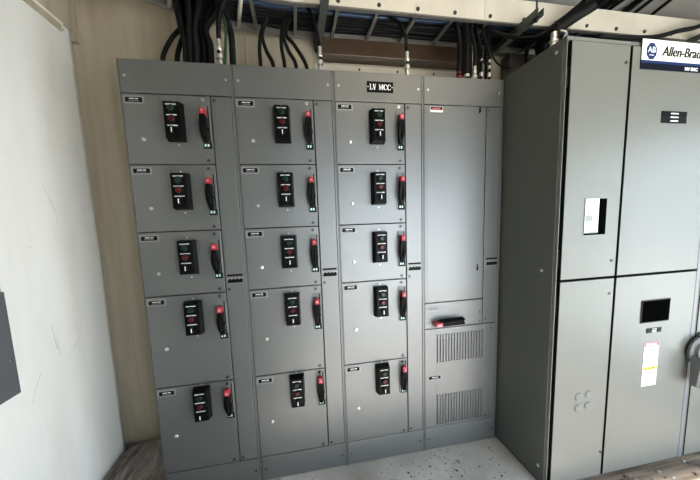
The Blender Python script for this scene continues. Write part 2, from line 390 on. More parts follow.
def frame_body(par, x, wide=True):
    def fn(b):
        b.box(x+.001, x+W-.001, YD+.006, .485, .002, H-.001, 'side'); b.box(x+.003, x+W-.003, YD+.001, YD+.006, .003, H-.003, 'gap')
        b.box(x+.0015, x+.0045, -.0005, YD+.004, 0, H, 'paint'); b.box(x+.4975, x+.5065, -.0005, YD+.004, 0, H, 'paint', .001)
    part('body', par, fn)
    tp = part('top_cover', par, lambda b: b.box(x+.006, x+.496, 0, YD, ZT+GAP, H, 'paint', .0016))
    part('screw', tp, lambda b: screw_mesh(b, x+.028, H-.075, 0, .006, 'chrome')); part('screw', tp, lambda b: screw_mesh(b, x+.478, H-.075, 0, .006, 'chrome'))
    bp = part('base_cover', par, lambda b: b.box(x+.006, x+.496, 0, YD, .004, ROWS[5]-GAP, 'paint', .0016))
    part('screw', bp, lambda b: screw_mesh(b, x+.028, .075, 0, .006)); part('screw', bp, lambda b: screw_mesh(b, x+.478, .075, 0, .006))
def starter_section():
    r = thing('motor_control_cabinet', '', 'electrical cabinet')
    frame_body(r, 0)
    wd = part('wireway_door', r, lambda b: b.box(.3995, .4945, 0, YD, ROWS[5]+GAP, ZT-GAP, 'paint', .0016))
    part('maker_tag', wd, lambda b: tagplate(b, .409, .487, 1.213))
    for z in (ZT-.022, 1.155, ROWS[5]+.022): part('screw', wd, lambda b: screw_mesh(b, .414, z, 0, .008))
    for k in range(5):
        zt, zb = ROWS[k], ROWS[k+1]; tall = k > 2
        unit_door(r, 0, zt, zb, .283 if tall else .211)
        t = zt-(.018 if k == 4 else .048 if not tall else .036)
        station(r, 0, t, .172)
        operator(r, 0, zt-(.012 if k == 4 else .045), zt-(.012 if k == 4 else .045)-.205)
    return r
s1 = starter_section(); s1['label'] = 'grey motor control cabinet section with five starter doors, standing nearest the bare white wall'
s2 = copy_tree(s1); s2.location.x = W; s2['label'] = 'grey motor control cabinet section with five starter doors, between its nameless neighbour by the white wall and the LV MCC one'
s3 = copy_tree(s1); s3.location.x = 2*W; s3['label'] = 'grey motor control cabinet section with five starter doors and the black LV MCC sign on top'
s1['label'] = 'grey five-door motor starter cabinet nearest the bare white wall'
s2['label'] = 'grey five-door motor starter cabinet just beside the one with the LV MCC sign'
s3['label'] = 'grey five-door motor starter cabinet carrying the black LV MCC sign'
for s in (s1, s2, s3): s['group'] = 'starter cabinets in the motor control line-up'
def lv(b):
    b.box(.182, .331, -.003, 0, 2.184, 2.240, 'black', .001)
    x = .196
    for ch, w in (('L', .017), ('V', .020), (' ', .012), ('M', .025), ('C', .020), ('C', .020)):
        if ch != ' ': strokes(b, ch, x, 2.197, w, .030, -.003, 'white', .0072)
        x += w+(.0015 if ch != 'V' else 0)
    b.box(.185, .191, -.0038, -.003, 2.210, 2.214, 'white'); b.box(.321, .327, -.0038, -.003, 2.210, 2.214, 'white')
lvo = part('sign_plate', s3, lv); lvo['label'] = 'black plate lettered LV MCC in white'

# section 4: tall blank door, horizontal handle, louvred door
s4 = thing('motor_control_cabinet', 'grey cabinet with a tall blank door above two louvred vents', 'electrical cabinet', (3*W, 0, 0))
frame_body(s4, 0)
ZA, ZB = ZT-3.5*13*IN, ZT-4*13*IN
d = part('unit_door', s4, lambda b: (b.box(.006, .394, 0, YD, ZA+GAP, ZT-GAP, 'paint', .0016), b.box(.02, .388, -.0012, 0, ZA+.012, ZT-.012, 'paint', .0008)))
part('nameplate', d, lambda b: (b.box(.04, .118, -.003, -.001, 2.092, 2.122, 'cream', .0006), b.box(.043, .115, -.004, -.003, 2.104, 2.120, 'black'), b.box(.055, .100, -.0046, -.004, 2.108, 2.114, 'redprint')))
for z in (ZT-.02, 1.18): part('hinge_clip', d, lambda b: b.hull([(.352, -.001, z+.02), (.358, -.001, z+.02), (.346, -.001, z-.02), (.354, -.001, z-.02), (.350, -.012, z+.01), (.354, -.012, z-.012)], 'black', .001))
d2 = part('unit_door', s4, lambda b: (b.box(.006, .394, 0, YD, ZB+GAP, ZA-GAP, 'paint', .0016)))
part('nameplate', d2, lambda b: (b.box(.018, .092, -.0015, 0, ZA-.048, ZA-.022, 'holder', .0006), b.box(.022, .088, -.0025, -.0015, ZA-.044, ZA-.026, 'greyprint', .0006)))
for p in ((.375, ZA-.085), (.375, ZB+.02)): part('screw', d2, lambda b: screw_mesh(b, p[0], p[1], 0, .006))
zc = .862
h = part('disconnect_handle', s4, lambda b: (
    b.box(.05, .27, -.004, 0, zc-.04, zc+.012, 'slot', .001),
    b.hull([(.10, -.004, zc+.012), (.10, -.004, zc-.028), (.10, -.05, zc+.004), (.10, -.05, zc-.022), (.26, -.004, zc+.012), (.27, -.004, zc-.03), (.235, -.036, zc+.008), (.255, -.036, zc-.026)], 'black', .003),
    b.hull([(.07, -.03, zc+.018), (.24, -.03, zc+.022), (.07, -.062, zc+.012), (.245, -.062, zc+.014), (.09, -.03, zc+.006), (.235, -.03, zc+.014)], 'black', .002)))
part('handle_tip', h, lambda b: (b.hull([(.052, -.006, zc+.004), (.10, -.006, zc+.004), (.052, -.050, zc+.002), (.10, -.050, zc+.002), (.055, -.006, zc-.026), (.10, -.006, zc-.028), (.055, -.046, zc-.022), (.10, -.046, zc-.024)], 'red', .003), b.box(.062, .092, -.052, -.049, zc-.018, zc-.006, 'pinkmark')))
wd = part('wireway_door', s4, lambda b: b.box(.3995, .4945, 0, YD, ZB+GAP, ZT-GAP, 'paint', .0016))
part('maker_tag', wd, lambda b: tagplate(b, .413, .490, 1.213))
for z in (ZT-.022, ZB+.03): part('screw', wd, lambda b: screw_mesh(b, .415, z, 0, .006))
def vent_door(b):
    zs_ = [(.170, .378), (.590, .778)]
    b.box(.006, .083, 0, YD, ROWS[5]+GAP, ZB-GAP, 'paint', .001); b.box(.412, .4945, 0, YD, ROWS[5]+GAP, ZB-GAP, 'paint', .001)
    b.box(.083, .412, 0, YD, .378, .590, 'paint'); b.box(.083, .412, 0, YD, .778, ZB-GAP, 'paint'); b.box(.083, .412, 0, YD, ROWS[5]+GAP, .170, 'paint')
vd = part('louvred_door', s4, vent_door)
for (z0, z1) in ((.170, .378), (.590, .778)):
    def lou(b):
        n = 17; st = .329/n
        b.box(.083, .412, .007, YD, z0, z1, 'switchgrey')
        for i in range(n):
            x0 = .083+st*(i+.45); b.box(x0, x0+st*.55, .0005, .0068, z0, z1, 'paint', .0006)
        b.box(.083, .412, .001, .013, z1-.006, z1, 'paint')
        for i in range(7):          # short staggered slots along the upper row
            x0 = .090+st*(i+.3); b.box(x0-.008, x0+.008, .0000, .012, z1-.036, z1-.029, 'paint'); b.box(x0-.008, x0+.008, .0000, .012, z1-.020, z1-.016, 'paint')
    part('vent_grille', vd, lou)
part('nameplate', vd, lambda b: nameplate(b, .030, .108, .483, .502))
for p in ((.46, ZB-.035), (.43, ROWS[5]+.025)): part('screw', vd, lambda b: screw_mesh(b, p[0], p[1], 0, .006))

# ------------------------------------------------------------------ tall medium voltage cabinets
def tall_cabinet(x0, x1, label, doors):
    r = thing('starter_cabinet', label, 'electrical cabinet', (x0, 0, 0))
    w = x1-x0
    def body(b):
        b.box(0, w, -.345, .485, .012, 2.30, 'side'); b.box(.0, w, -.34, .47, 0, .012, 'gap')
        b.box(0, .004, -.379, -.345, .012, 2.305, 'paint2', .001); b.box(w-.024, w+.004, -.3795, -.345, .012, 2.290, 'wallbox', .002)
        b.box(0, w, -.372, -.345, 2.289, 2.306, 'paint2', .002); b.box(.004, w-.010, -.348, -.3445, .02, 2.289, 'gap')
        for dx in doors[1:]: b.box(dx[0]-.012, dx[0]-.004, -.352, -.348, .02, 2.289, 'gap')
    part('body', r, body)
    out = []
    for (a, c) in doors:
        for (z0, z1) in ((1.163, 2.283), (.016, 1.150)):
            out.append(part('door', r, lambda b: (b.box(a, c, -.38, -.352, z0, z1, 'paint2', .0015), b.box(a-.002, c+.002, -.3785, -.353, z0-.002, z1+.002, 'gap'))))  # near-black skirt round each door paints the shade in the gap
    return r, out
mv, D = tall_cabinet(2.047, 2.993, 'tall light grey starter cabinet with a blue and white maker sign and dark side panel', [(.027, .357), (.373, .918)])
sx = 2.047
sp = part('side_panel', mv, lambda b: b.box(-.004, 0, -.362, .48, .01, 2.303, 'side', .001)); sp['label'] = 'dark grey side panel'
for y, z in ((-.33, 2.255), (-.33, .10), (-.30, 1.20), (.44, 2.25)): part('screw', sp, lambda b: b.cyl((-.004, y, z), (-.007, y, z), .008, 'chrome', 12))
# hinges in the dark gap, left of the narrow doors
for i, z in ((0, 2.13), (0, 1.27), (1, 1.03), (1, .17)): part('hinge', D[i], lambda b: b.cyl((.018, -.365, z-.045), (.018, -.365, z+.045), .007, 'black', 12))
for i, z in ((2, 2.1), (2, 1.3), (3, 1.05), (3, .2)): part('hinge', D[i], lambda b: b.cyl((.936, -.365, z-.03), (.936, -.365, z+.03), .006, 'black', 12))
for i, (x, z) in ((0, (.335, 2.205)), (0, (.330, 1.245)), (1, (.33, 1.07)), (1, (.345, .16))): part('screw', D[i], lambda b: screw_mesh(b, x, z, -.38, .008))
Z = -.38
def win(b):       # relay window: white relay front behind glass, dark to one side
    b.box(.143, .281, Z-.001, Z, 1.378, 1.568, 'slot'); b.box(.147, .277, Z-.0016, Z-.001, 1.383, 1.563, 'glass')
part('inspection_window', D[0], win)
rel = part('protection_relay', D[0], lambda b: b.box(.147, .228, Z-.0040, Z-.0016, 1.392, 1.563, 'cream', .001)); rel['label'] = 'white relay face seen in the window'
part('display', rel, lambda b: b.box(.151, .190, Z-.0050, Z-.004, 1.452, 1.482, 'lcd'))
part('printed_lines', rel, lambda b: (b.box(.151, .190, Z-.0046, Z-.004, 1.428, 1.431, 'greyprint'), b.box(.151, .196, Z-.0046, Z-.004, 1.412, 1.415, 'greyprint'), b.box(.149, .225, Z-.0046, Z-.004, 1.392, 1.398, 'greyprint')))
for (x, z) in ((.178, .513), (.241, .520), (.178, .450), (.241, .455)):
    part('hole_plug', D[1], lambda b: b.lathe((x, Z, z), (0, -1, 0), [(.023, 0), (.023, .002), (.019, .005), (.010, .006)], 'paint2', 20))
def sign(b):
    b.box(.418, .928, Z-.004, Z, 2.180, 2.316, 'navydk', .0008)
    b.box(.4185, .9275, Z-.0046, Z-.003, 2.221, 2.3155, 'cream'); b.box(.4185, .9275, Z-.0044, Z-.003, 2.208, 2.221, 'navy')
    cx, cz, R = .476, 2.262, .038
    b.poly([(cx+R*.86*math.cos(PI/8+k*PI/4), Z-.0046, cz+R*math.sin(PI/8+k*PI/4)*1.05) for k in range(8)], (0, -.0008, 0), 'navy')
    text_mesh('AB', b, cx, Z-.0056, cz-.006, .038, 'white', sx=1.0, align='CENTER')
    b.box(cx-.014, cx+.014, Z-.0060, Z-.0054, cz-.019, cz-.0165, 'white')
    for k in range(3): text_mesh('Allen-Bradley', b, .540+.0018*k, Z-.0048-.0001*k, 2.246, .064, 'black', shear=.26, sx=.88)
    text_mesh('MV SMC', b, .692, Z-.0048, 2.186, .021, 'white', off=.0007, sx=1.1)
sg = part('sign_plate', D[2], sign); sg['label'] = 'white sign with blue stripe and octagonal emblem'
def bow(b, x0, x1, z0, z1):
    xm = (x0+x1)/2; hw = (x1-x0)/2; zm = (z0+z1)/2; h_ = (z1-z0)/2
    b.box(x0, x1, Z-.003, Z, zm+.08*h_, z1, 'black', .0006); b.box(x0+.004, x1-.004, Z-.003, Z, zm-.08*h_, zm+.08*h_, 'black'); b.box(x0, x1, Z-.003, Z, z0, zm-.08*h_, 'black', .0006)
    for k in range(3): b.box(xm-hw*.30, xm+hw*.30, Z-.0038, Z-.003, zm+h_*(.62-.62*k)-h_*.10, zm+h_*(.62-.62*k)+h_*.08, 'white')
part('nameplate', D[2], lambda b: bow(b, .575, .738, 1.932, 1.990)); part('nameplate', D[3], lambda b: bow(b, .598, .700, .824, .850))
part('viewing_window', D[3], lambda b: (b.box(.548, .746, Z-.004, Z, .884, 1.012, 'black', .002), b.box(.555, .739, Z-.005, Z-.004, .890, 1.006, 'glass')))
def sticker(b):
    x0, x1, z0, z1 = .595, .695, .512, .768
    b.box(x0, x1, Z-.0012, Z, z0, z1, 'white'); b.box(x0, x1, Z-.0018, Z-.0012, z1-.024, z1, 'redprint'); b.box(x0+.01, x0+.026, Z-.0022, Z-.0018, z1-.018, z1-.006, 'white'); b.box(x0+.032, x1-.02, Z-.0022, Z-.0018, z1-.016, z1-.008, 'white')
    b.box(x0, x1, Z-.0018, Z-.0012, z0+.095, z0+.113, 'yellow'); b.poly([(x0+.012, Z-.0018, z0+.098), (x0+.028, Z-.0018, z0+.098), (x0+.020, Z-.0018, z0+.111)], (0, -.0006, 0), 'black'); b.box(x0+.038, x1-.018, Z-.0022, Z-.0018, z0+.101, z0+.107, 'black')
    for zz in (z1-.044, z0+.074): b.poly([(x0+.040, Z-.0012, zz-.010), (x0+.060, Z-.0012, zz-.010), (x0+.050, Z-.0012, zz+.008)], (0, -.0006, 0), 'greyprint')
    for k in range(9):
        zz = z1-.066-.0085*k
        if zz > z0+.12: b.box(x0+.018, x1-.018-.008*(k % 3), Z-.0016, Z-.0012, zz, zz+.0022, 'greyprint')
    for k in range(5): b.box(x0+.018, x1-.018-.007*(k % 2), Z-.0016, Z-.0012, z0+.050-.0085*k, z0+.0522-.0085*k, 'greyprint')
st = part('warning_sticker', D[3], sticker); st['label'] = 'white safety sticker with a red and a yellow band'

m2, D2 = tall_cabinet(3.0, 3.93, 'light grey tall cabinet with a round disconnect switch, partly cut off by the frame', [(.014, .36), (.373, .905)])
hx, hz = -.018, .690
def hub(b):
    b.box(hx+.035, hx+.15, -.395, -.38, hz-.075, hz+.10, 'switchgrey', .006)
    b.lathe((hx+.03, -.395, hz), (0, -1, 0), [(.085, 0), (.085, .012), (.074, .018), (.070, .014), (.052, .014), (.048, .026), (.030, .03), (.026, .022), (.006, .024)], 'switchgrey', 32)
dh = part('disconnect_switch', D2[1], hub)
part('switch_lever', dh, lambda b: (b.hull([(hx-.045, -.405, hz-.01), (hx+.015, -.405, hz-.04), (hx-.045, -.455, hz-.01), (hx+.01, -.455, hz-.04), (hx-.055, -.415, hz-.185), (hx-.02, -.415, hz-.20), (hx-.055, -.445, hz-.185), (hx-.02, -.445, hz-.20)], 'switchgrey', .004),
      b.hull([(hx-.005, -.41, hz-.07), (hx+.045, -.41, hz-.06), (hx-.005, -.45, hz-.07), (hx+.045, -.45, hz-.06), (hx-.03, -.41, hz-.19), (hx+.045, -.41, hz-.185), (hx-.03, -.45, hz-.19), (hx+.045, -.45, hz-.185)], 'black', .004)))

# ------------------------------------------------------------------ box on the white wall
wb = thing('wall_enclosure', 'slate grey steel enclosure mounted on the bare white wall, cut off by the frame', 'enclosure', (XL, -.18, .81))
part('body', wb, lambda b: b.box(0, .008, -.55, -.006, .006, .60, 'wallbox', .001))
dd = part('door', wb, lambda b: b.box(.008, .014, -.55, 0, 0, .445, 'wallbox', .002))
part('screw', wb, lambda b: b.cyl((.014, -.02, .155), (.018, -.02, .155), .006, 'chrome', 12))

# ------------------------------------------------------------------ cable tray
YN, YFAR, ZR = .126, .432, 2.685
XC0, RF = .86, 1.60
def rail_path(off, z):     # off = distance from the far rail toward the room
    P = [Vector((4.32, YFAR-off, z)), Vector((XC0, YFAR-off, z))]
    cy = YFAR-RF
    for k in range(1, 25):
        a = math.radians(k*2.18); r_ = RF-off
        P.append(Vector((XC0-math.sin(a)*r_, cy+math.cos(a)*r_, z)))
    return [p for p in P if p.x > XL+.01]
def sweep(b, path, prof, m):     # prof: (outward offset, height) in the plane across the path
    t = bmesh.new(); rings = []
    for i, p in enumerate(path):
        d_ = (path[min(i+1, len(path)-1)]-path[max(i-1, 0)]).normalized(); nrm = Vector((-d_.y, d_.x, 0))
        rings.append([t.verts.new(p+nrm*o_+Vector((0, 0, h_))) for o_, h_ in prof])
    k = len(prof)
    for i in range(len(path)-1):
        for j in range(k): t.faces.new((rings[i][j], rings[i][(j+1) % k], rings[i+1][(j+1) % k], rings[i+1][j]))
    t.faces.new(rings[0]); t.faces.new(rings[-1][::-1]); b._add(t, m)
tray = thing('cable_tray', 'long aluminium ladder cable tray hung above the cabinets, bolted and curving at one end', 'cable tray', (0, 0, 0))
# path runs toward -X, so outward normal (-dy, dx) points to -Y (the room)
part('side_rail', tray, lambda b: sweep(b, rail_path(YFAR-YN, ZR), [(0, .004), (0, .14), (-.018, .14), (-.018, .136), (-.003, .136), (-.003, .004)], 'alu'))
part('rail_lip', tray, lambda b: sweep(b, rail_path(YFAR-YN, ZR), [(.002, -.004), (.002, .004), (-.022, .004), (-.022, -.004)], 'rung'))  # lower flange split off in darker metal to paint its underside shadow
part('side_rail', tray, lambda b: sweep(b, rail_path(0, ZR), [(0, 0), (.022, 0), (.022, .004), (.003, .004), (.003, .136), (.018, .136), (.018, .14), (0, .14)], 'rail_shade'))
for k in range(-2, 16):
    x = 1.08+.2365*k
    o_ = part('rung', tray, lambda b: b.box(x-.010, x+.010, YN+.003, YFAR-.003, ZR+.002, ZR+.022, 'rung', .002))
    if k >= 0: part('bolt', tray, lambda b: (b.cyl((x, YN, ZR+.029), (x, YN-.008, ZR+.029), .009, 'screw', 6), b.cyl((x, YN, ZR+.029), (x, YN-.003, ZR+.029), .0115, 'screw', 14)))
for k in range(1, 4):
    a = math.radians(13*k); cy = YFAR-RF
    def rg(b):
        b.tube([(XC0-math.sin(a)*(RF-.305), cy+math.cos(a)*(RF-.305), ZR+.012), (XC0-math.sin(a)*RF, cy+math.cos(a)*RF, ZR+.012)], .012, 'alu', 8)
    part('rung', tray, rg)
for x in (1.99, 2.62): part('splice_plate', tray, lambda b: b.box(x-.004, x, YN-.003, YN, ZR, ZR+.14, 'alu', .001))

# trapeze struts with threaded rods
for (x, y0, lab) in ((.995, -.04, 'green grey strut across the tray underside above the second starter cabinet'), (2.245, -.02, 'green grey strut across the tray underside close to the tall cabinet, rod at its end')):
    t_ = thing('trapeze_strut', lab, 'support strut', (x, y0, 2.642))
    part('channel', t_, lambda b: (b.box(-.0205, .0205, 0, .49-y0, 0, .003, 'strut'), b.box(-.0205, -.017, 0, .49-y0, .003, .041, 'strut'), b.box(.017, .0205, 0, .49-y0, .003, .041, 'strut')))
    part('threaded_rod', t_, lambda b: b.cyl((0, .03, -.02), (0, .03, ZC-2.642), .006, 'screw', 10))
    part('nut', t_, lambda b: (b.cyl((0, .03, -.014), (0, .03, 0), .012, 'screw', 6), b.cyl((0, .03, .041), (0, .03, .052), .012, 'screw', 6)))
rod = part('threaded_rod', None, lambda b: (b.cyl((3.62, .06, 2.66), (3.62, .06, ZC), .011, 'screw', 10), b.cyl((3.62, .06, 2.665), (3.62, .06, 2.68), .02, 'screw', 6), b.box(3.58, 3.66, .03, .12, 2.68, 2.686, 'strut', .001)))
tag(rod, 'black threaded rod hanging from the ceiling beyond the sign, at the frame edge', 'rod')

# duct behind the tray
du = part('wall_duct', None, lambda b: (b.box(1.0, 2.09, .40, .498, 2.585, 2.690, 'duct', .004)))
tag(du, 'brown glossy cable duct along the wall under the far tray rail', 'cable duct')

eb = thing('shade_box', 'added dark box standing in for shade on the back wall behind the tall cabinet top', 'junction box', (2.40, .5, 2.32))  # box added to darken a stretch of wall where only shade falls
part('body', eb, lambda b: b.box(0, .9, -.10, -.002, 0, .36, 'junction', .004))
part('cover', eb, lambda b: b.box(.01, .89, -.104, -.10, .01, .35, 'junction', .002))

# ------------------------------------------------------------------ cables
def ray(u, v): return f+rt*((u-345.18)/280.43)-up*((v-251.09)/280.43)
CT = H
def cable(pts, r, label, group=None, fit=None, mat='cable', name='cable', n=6):
    b = MB(); sp_ = spline(pts, n)
    b.tube(sp_, r, mat, 10); o = b.build(name)
    if fit:
        p = Vector(fit[0]); mt = fit[1]; k = fit[2]; j = fit[3]
        part('cable_fitting', o, lambda c: c.lathe(p, (0, 0, 1), [(.017*k, 0), (.017*k, .012*j), (.013*k, .014*j), (.013*k, .022*j), (.019*k, .024*j), (.019*k, .032*j), (.012*k, .034*j), (.012*k, .040*j), (.015*k, .042*j), (.015*k, .048*j), (.0125*k, .050*j), (.0125*k, .062*j)], mt, 12))
    tag(o, label, 'cable', group); return o
cable([(0.317, 0.3, 2.804), (0.247, 0.24, 2.613), (0.175, 0.22, 2.515), (0.127, 0.2, 2.4), (0.127, 0.2, 2.287)], 0.0115, 'black cable arching widest of all, down to the cabinet beside the white wall', 'cables dropping from the tray into the starter cabinets')
cable([(0.343, 0.28, 2.792), (0.278, 0.24, 2.616), (0.225, 0.2, 2.486), (0.203, 0.18, 2.383), (0.203, 0.18, 2.287)], 0.0125, 'short arching black cable between the widest arch and the thick black bundle', 'cables dropping from the tray into the starter cabinets')
cable([(0.219, 0.16, 2.731), (0.229, 0.16, 2.637), (0.25, 0.14, 2.52), (0.265, 0.13, 2.438), (0.263, 0.13, 2.361), (0.263, 0.13, 2.287)], 0.014, 'black cable in the thick bundle that drops into the cabinet beside the white wall', 'thick black cable bundle')
cable([(0.218, 0.24, 2.791), (0.229, 0.24, 2.693), (0.235, 0.22, 2.569), (0.251, 0.21, 2.484), (0.249, 0.21, 2.402), (0.249, 0.21, 2.287)], 0.0152, 'black cable in the thick bundle that drops into the cabinet beside the white wall', 'thick black cable bundle')
cable([(0.219, 0.32, 2.851), (0.231, 0.32, 2.748), (0.226, 0.3, 2.619), (0.238, 0.29, 2.529), (0.235, 0.29, 2.444), (0.235, 0.29, 2.287)], 0.0145, 'black cable in the thick bundle that drops into the cabinet beside the white wall', 'thick black cable bundle')
cable([(0.28, 0.2, 2.767), (0.291, 0.2, 2.67), (0.277, 0.18, 2.548), (0.283, 0.17, 2.463), (0.281, 0.17, 2.383), (0.281, 0.17, 2.287)], 0.0154, 'black cable in the thick bundle that drops into the cabinet beside the white wall', 'thick black cable bundle')
cable([(0.283, 0.28, 2.827), (0.295, 0.28, 2.726), (0.264, 0.26, 2.597), (0.275, 0.25, 2.509), (0.273, 0.25, 2.425), (0.273, 0.25, 2.287)], 0.0155, 'black cable in the thick bundle that drops into the cabinet beside the white wall', 'thick black cable bundle')
cable([(0.332, 0.17, 2.75), (0.344, 0.17, 2.654), (0.31, 0.15, 2.531), (0.321, 0.14, 2.448), (0.319, 0.14, 2.369), (0.319, 0.14, 2.287)], 0.0133, 'black cable in the thick bundle that drops into the cabinet beside the white wall', 'thick black cable bundle')
cable([(0.333, 0.25, 2.81), (0.345, 0.25, 2.71), (0.304, 0.23, 2.581), (0.31, 0.22, 2.493), (0.308, 0.22, 2.411), (0.308, 0.22, 2.287)], 0.0131, 'black cable in the thick bundle that drops into the cabinet beside the white wall', 'thick black cable bundle')
cable([(0.335, 0.33, 2.87), (0.347, 0.33, 2.765), (0.293, 0.31, 2.63), (0.305, 0.3, 2.539), (0.303, 0.3, 2.453), (0.303, 0.3, 2.287)], 0.0163, 'black cable in the thick bundle that drops into the cabinet beside the white wall', 'thick black cable bundle')
cable([(0.385, 0.2, 2.777), (0.398, 0.2, 2.68), (0.342, 0.18, 2.553), (0.348, 0.17, 2.467), (0.346, 0.17, 2.387), (0.346, 0.17, 2.287)], 0.014, 'black cable in the thick bundle that drops into the cabinet beside the white wall', 'thick black cable bundle')
cable([(0.385, 0.3, 2.852), (0.398, 0.3, 2.749), (0.328, 0.28, 2.614), (0.339, 0.27, 2.524), (0.337, 0.27, 2.439), (0.337, 0.27, 2.287)], 0.0139, 'black cable in the thick bundle that drops into the cabinet beside the white wall', 'thick black cable bundle')
cable([(0.43, 0.18, 2.767), (0.443, 0.18, 2.67), (0.367, 0.16, 2.542), (0.383, 0.15, 2.458), (0.381, 0.15, 2.378), (0.381, 0.15, 2.287)], 0.017, 'black cable in the thick bundle that drops into the cabinet beside the white wall', 'thick black cable bundle')
cable([(0.331, 0.14, 2.727), (0.342, 0.14, 2.633), (0.323, 0.12, 2.514), (0.324, 0.11, 2.431), (0.322, 0.11, 2.353), (0.322, 0.11, 2.287)], 0.0149, 'black cable in the thick bundle that drops into the cabinet beside the white wall', 'thick black cable bundle')
cable([(0.28, 0.15, 2.73), (0.29, 0.15, 2.636), (0.296, 0.13, 2.518), (0.292, 0.12, 2.435), (0.29, 0.12, 2.357), (0.29, 0.12, 2.287)], 0.0163, 'black cable in the thick bundle that drops into the cabinet beside the white wall', 'thick black cable bundle')
cable([(0.491, 0.1, 2.671), (0.451, 0.09, 2.552), (0.443, 0.08, 2.431), (0.443, 0.08, 2.287)], 0.012, 'black cable ending in a ribbed silver gland beside the thick bundle', 'cables dropping from the tray into the starter cabinets', fit=((0.443, 0.08, 2.287), 'chrome', 1.0, 2.5))
cable([(0.475, 0.14, 2.698), (0.454, 0.14, 2.624), (0.476, 0.12, 2.535), (0.458, 0.12, 2.367), (0.458, 0.12, 2.287)], 0.007, 'thin green cable hanging just behind the ribbed silver gland', 'cables dropping from the tray into the starter cabinets', mat='greencab')
cable([(0.421, 0.16, 2.708), (0.466, 0.15, 2.622), (0.497, 0.13, 2.504), (0.496, 0.13, 2.364), (0.496, 0.13, 2.287)], 0.0165, 'thick black cable bowing outward right after the ribbed silver gland', 'cables dropping from the tray into the starter cabinets')
cable([(0.678, 0.22, 2.656), (0.646, 0.2, 2.557), (0.636, 0.17, 2.466), (0.637, 0.16, 2.388), (0.637, 0.16, 2.287)], 0.0105, 'black cable, straight one of the pair over the middle starter cabinet', 'cables dropping from the tray into the starter cabinets')
cable([(0.683, 0.22, 2.656), (0.652, 0.2, 2.558), (0.67, 0.17, 2.458), (0.704, 0.16, 2.382), (0.704, 0.16, 2.287)], 0.0105, 'black cable, slanting one of the pair over the middle starter cabinet', 'cables dropping from the tray into the starter cabinets')
cable([(0.784, 0.22, 2.665), (0.76, 0.2, 2.565), (0.756, 0.17, 2.474), (0.767, 0.16, 2.385), (0.767, 0.16, 2.287)], 0.0105, 'black cable, straight one of the three over the middle starter cabinet', 'cables dropping from the tray into the starter cabinets')
cable([(0.79, 0.22, 2.665), (0.768, 0.2, 2.566), (0.791, 0.17, 2.466), (0.829, 0.16, 2.389), (0.829, 0.16, 2.287)], 0.0105, 'black cable, middle one of the three over the middle starter cabinet', 'cables dropping from the tray into the starter cabinets')
cable([(0.812, 0.22, 2.667), (0.785, 0.2, 2.567), (0.831, 0.17, 2.489), (0.89, 0.16, 2.381), (0.89, 0.16, 2.287)], 0.0105, 'black cable, widest slanting one of the three over the middle starter cabinet', 'cables dropping from the tray into the starter cabinets')
cable([(0.906, 0.2, 2.735), (0.934, 0.16, 2.648), (0.951, 0.09, 2.523), (0.96, 0.07, 2.411), (0.96, 0.07, 2.287)], 0.01, 'black cable entering a silver gland at the edge of the LV MCC cabinet', 'cables dropping from the tray into the starter cabinets', fit=((0.96, 0.07, 2.287), 'chrome', 0.85, 2.4))
cable([(1.408, 0.2, 2.702), (1.449, 0.16, 2.652), (1.453, 0.08, 2.533), (1.455, 0.06, 2.405), (1.455, 0.06, 2.287)], 0.01, 'single black cable bending into a tall silver gland above the LV MCC cabinet', 'cables dropping from the tray into the starter cabinets', fit=((1.455, 0.06, 2.287), 'chrome', 0.85, 2.4))
cable([(1.829, 0.2, 2.725), (1.808, 0.12, 2.605), (1.8, 0.09, 2.486), (1.791, 0.08, 2.38), (1.791, 0.08, 2.287)], 0.014, 'black cable ending in the red gland', 'cables entering the cabinet with the tall blank door', fit=((1.791, 0.08, 2.287), 'glandred', 1.0, 1.4))
cable([(1.898, 0.2, 2.731), (1.867, 0.12, 2.598), (1.849, 0.09, 2.478), (1.844, 0.08, 2.377), (1.844, 0.08, 2.287)], 0.014, 'thick black cable ending in the silver gland next to the red one', 'cables entering the cabinet with the tall blank door', fit=((1.844, 0.08, 2.287), 'chrome', 0.9, 1.8))
cable([(1.939, 0.2, 2.734), (1.908, 0.13, 2.607), (1.909, 0.1, 2.487), (1.901, 0.09, 2.379), (1.901, 0.09, 2.287)], 0.01, 'black cable ending in the second silver gland after the red one', 'cables entering the cabinet with the tall blank door', fit=((1.901, 0.09, 2.287), 'chrome', 0.9, 1.8))
cable([(1.981, 0.22, 2.751), (1.956, 0.14, 2.605), (1.964, 0.11, 2.485), (1.954, 0.1, 2.422), (1.954, 0.1, 2.287)], 0.009, 'black cable ending in the third silver gland after the red one', 'cables entering the cabinet with the tall blank door', fit=((1.954, 0.1, 2.287), 'chrome', 0.6, 2.6))
cable([(2.024, 0.22, 2.754), (1.997, 0.14, 2.608), (2.012, 0.11, 2.488), (2.009, 0.1, 2.425), (2.009, 0.1, 2.287)], 0.008, 'black cable ending in the silver gland farthest from the red one', 'cables entering the cabinet with the tall blank door', fit=((2.009, 0.1, 2.287), 'chrome', 0.6, 2.6))
cable([(1.921, 0.27, 2.802), (1.917, 0.24, 2.663), (1.9, 0.21, 2.536), (1.894, 0.2, 2.458), (1.894, 0.2, 2.287)], 0.01, 'black cable dropping behind the row of silver glands', 'cables entering the cabinet with the tall blank door behind')
cable([(1.978, 0.27, 2.807), (1.967, 0.24, 2.666), (1.953, 0.21, 2.539), (1.947, 0.2, 2.461), (1.947, 0.2, 2.287)], 0.01, 'black cable dropping behind the row of silver glands', 'cables entering the cabinet with the tall blank door behind')
cable([(2.029, 0.27, 2.811), (2.025, 0.24, 2.67), (2.014, 0.21, 2.543), (2.008, 0.2, 2.464), (2.008, 0.2, 2.287)], 0.01, 'black cable dropping behind the row of silver glands', 'cables entering the cabinet with the tall blank door behind')
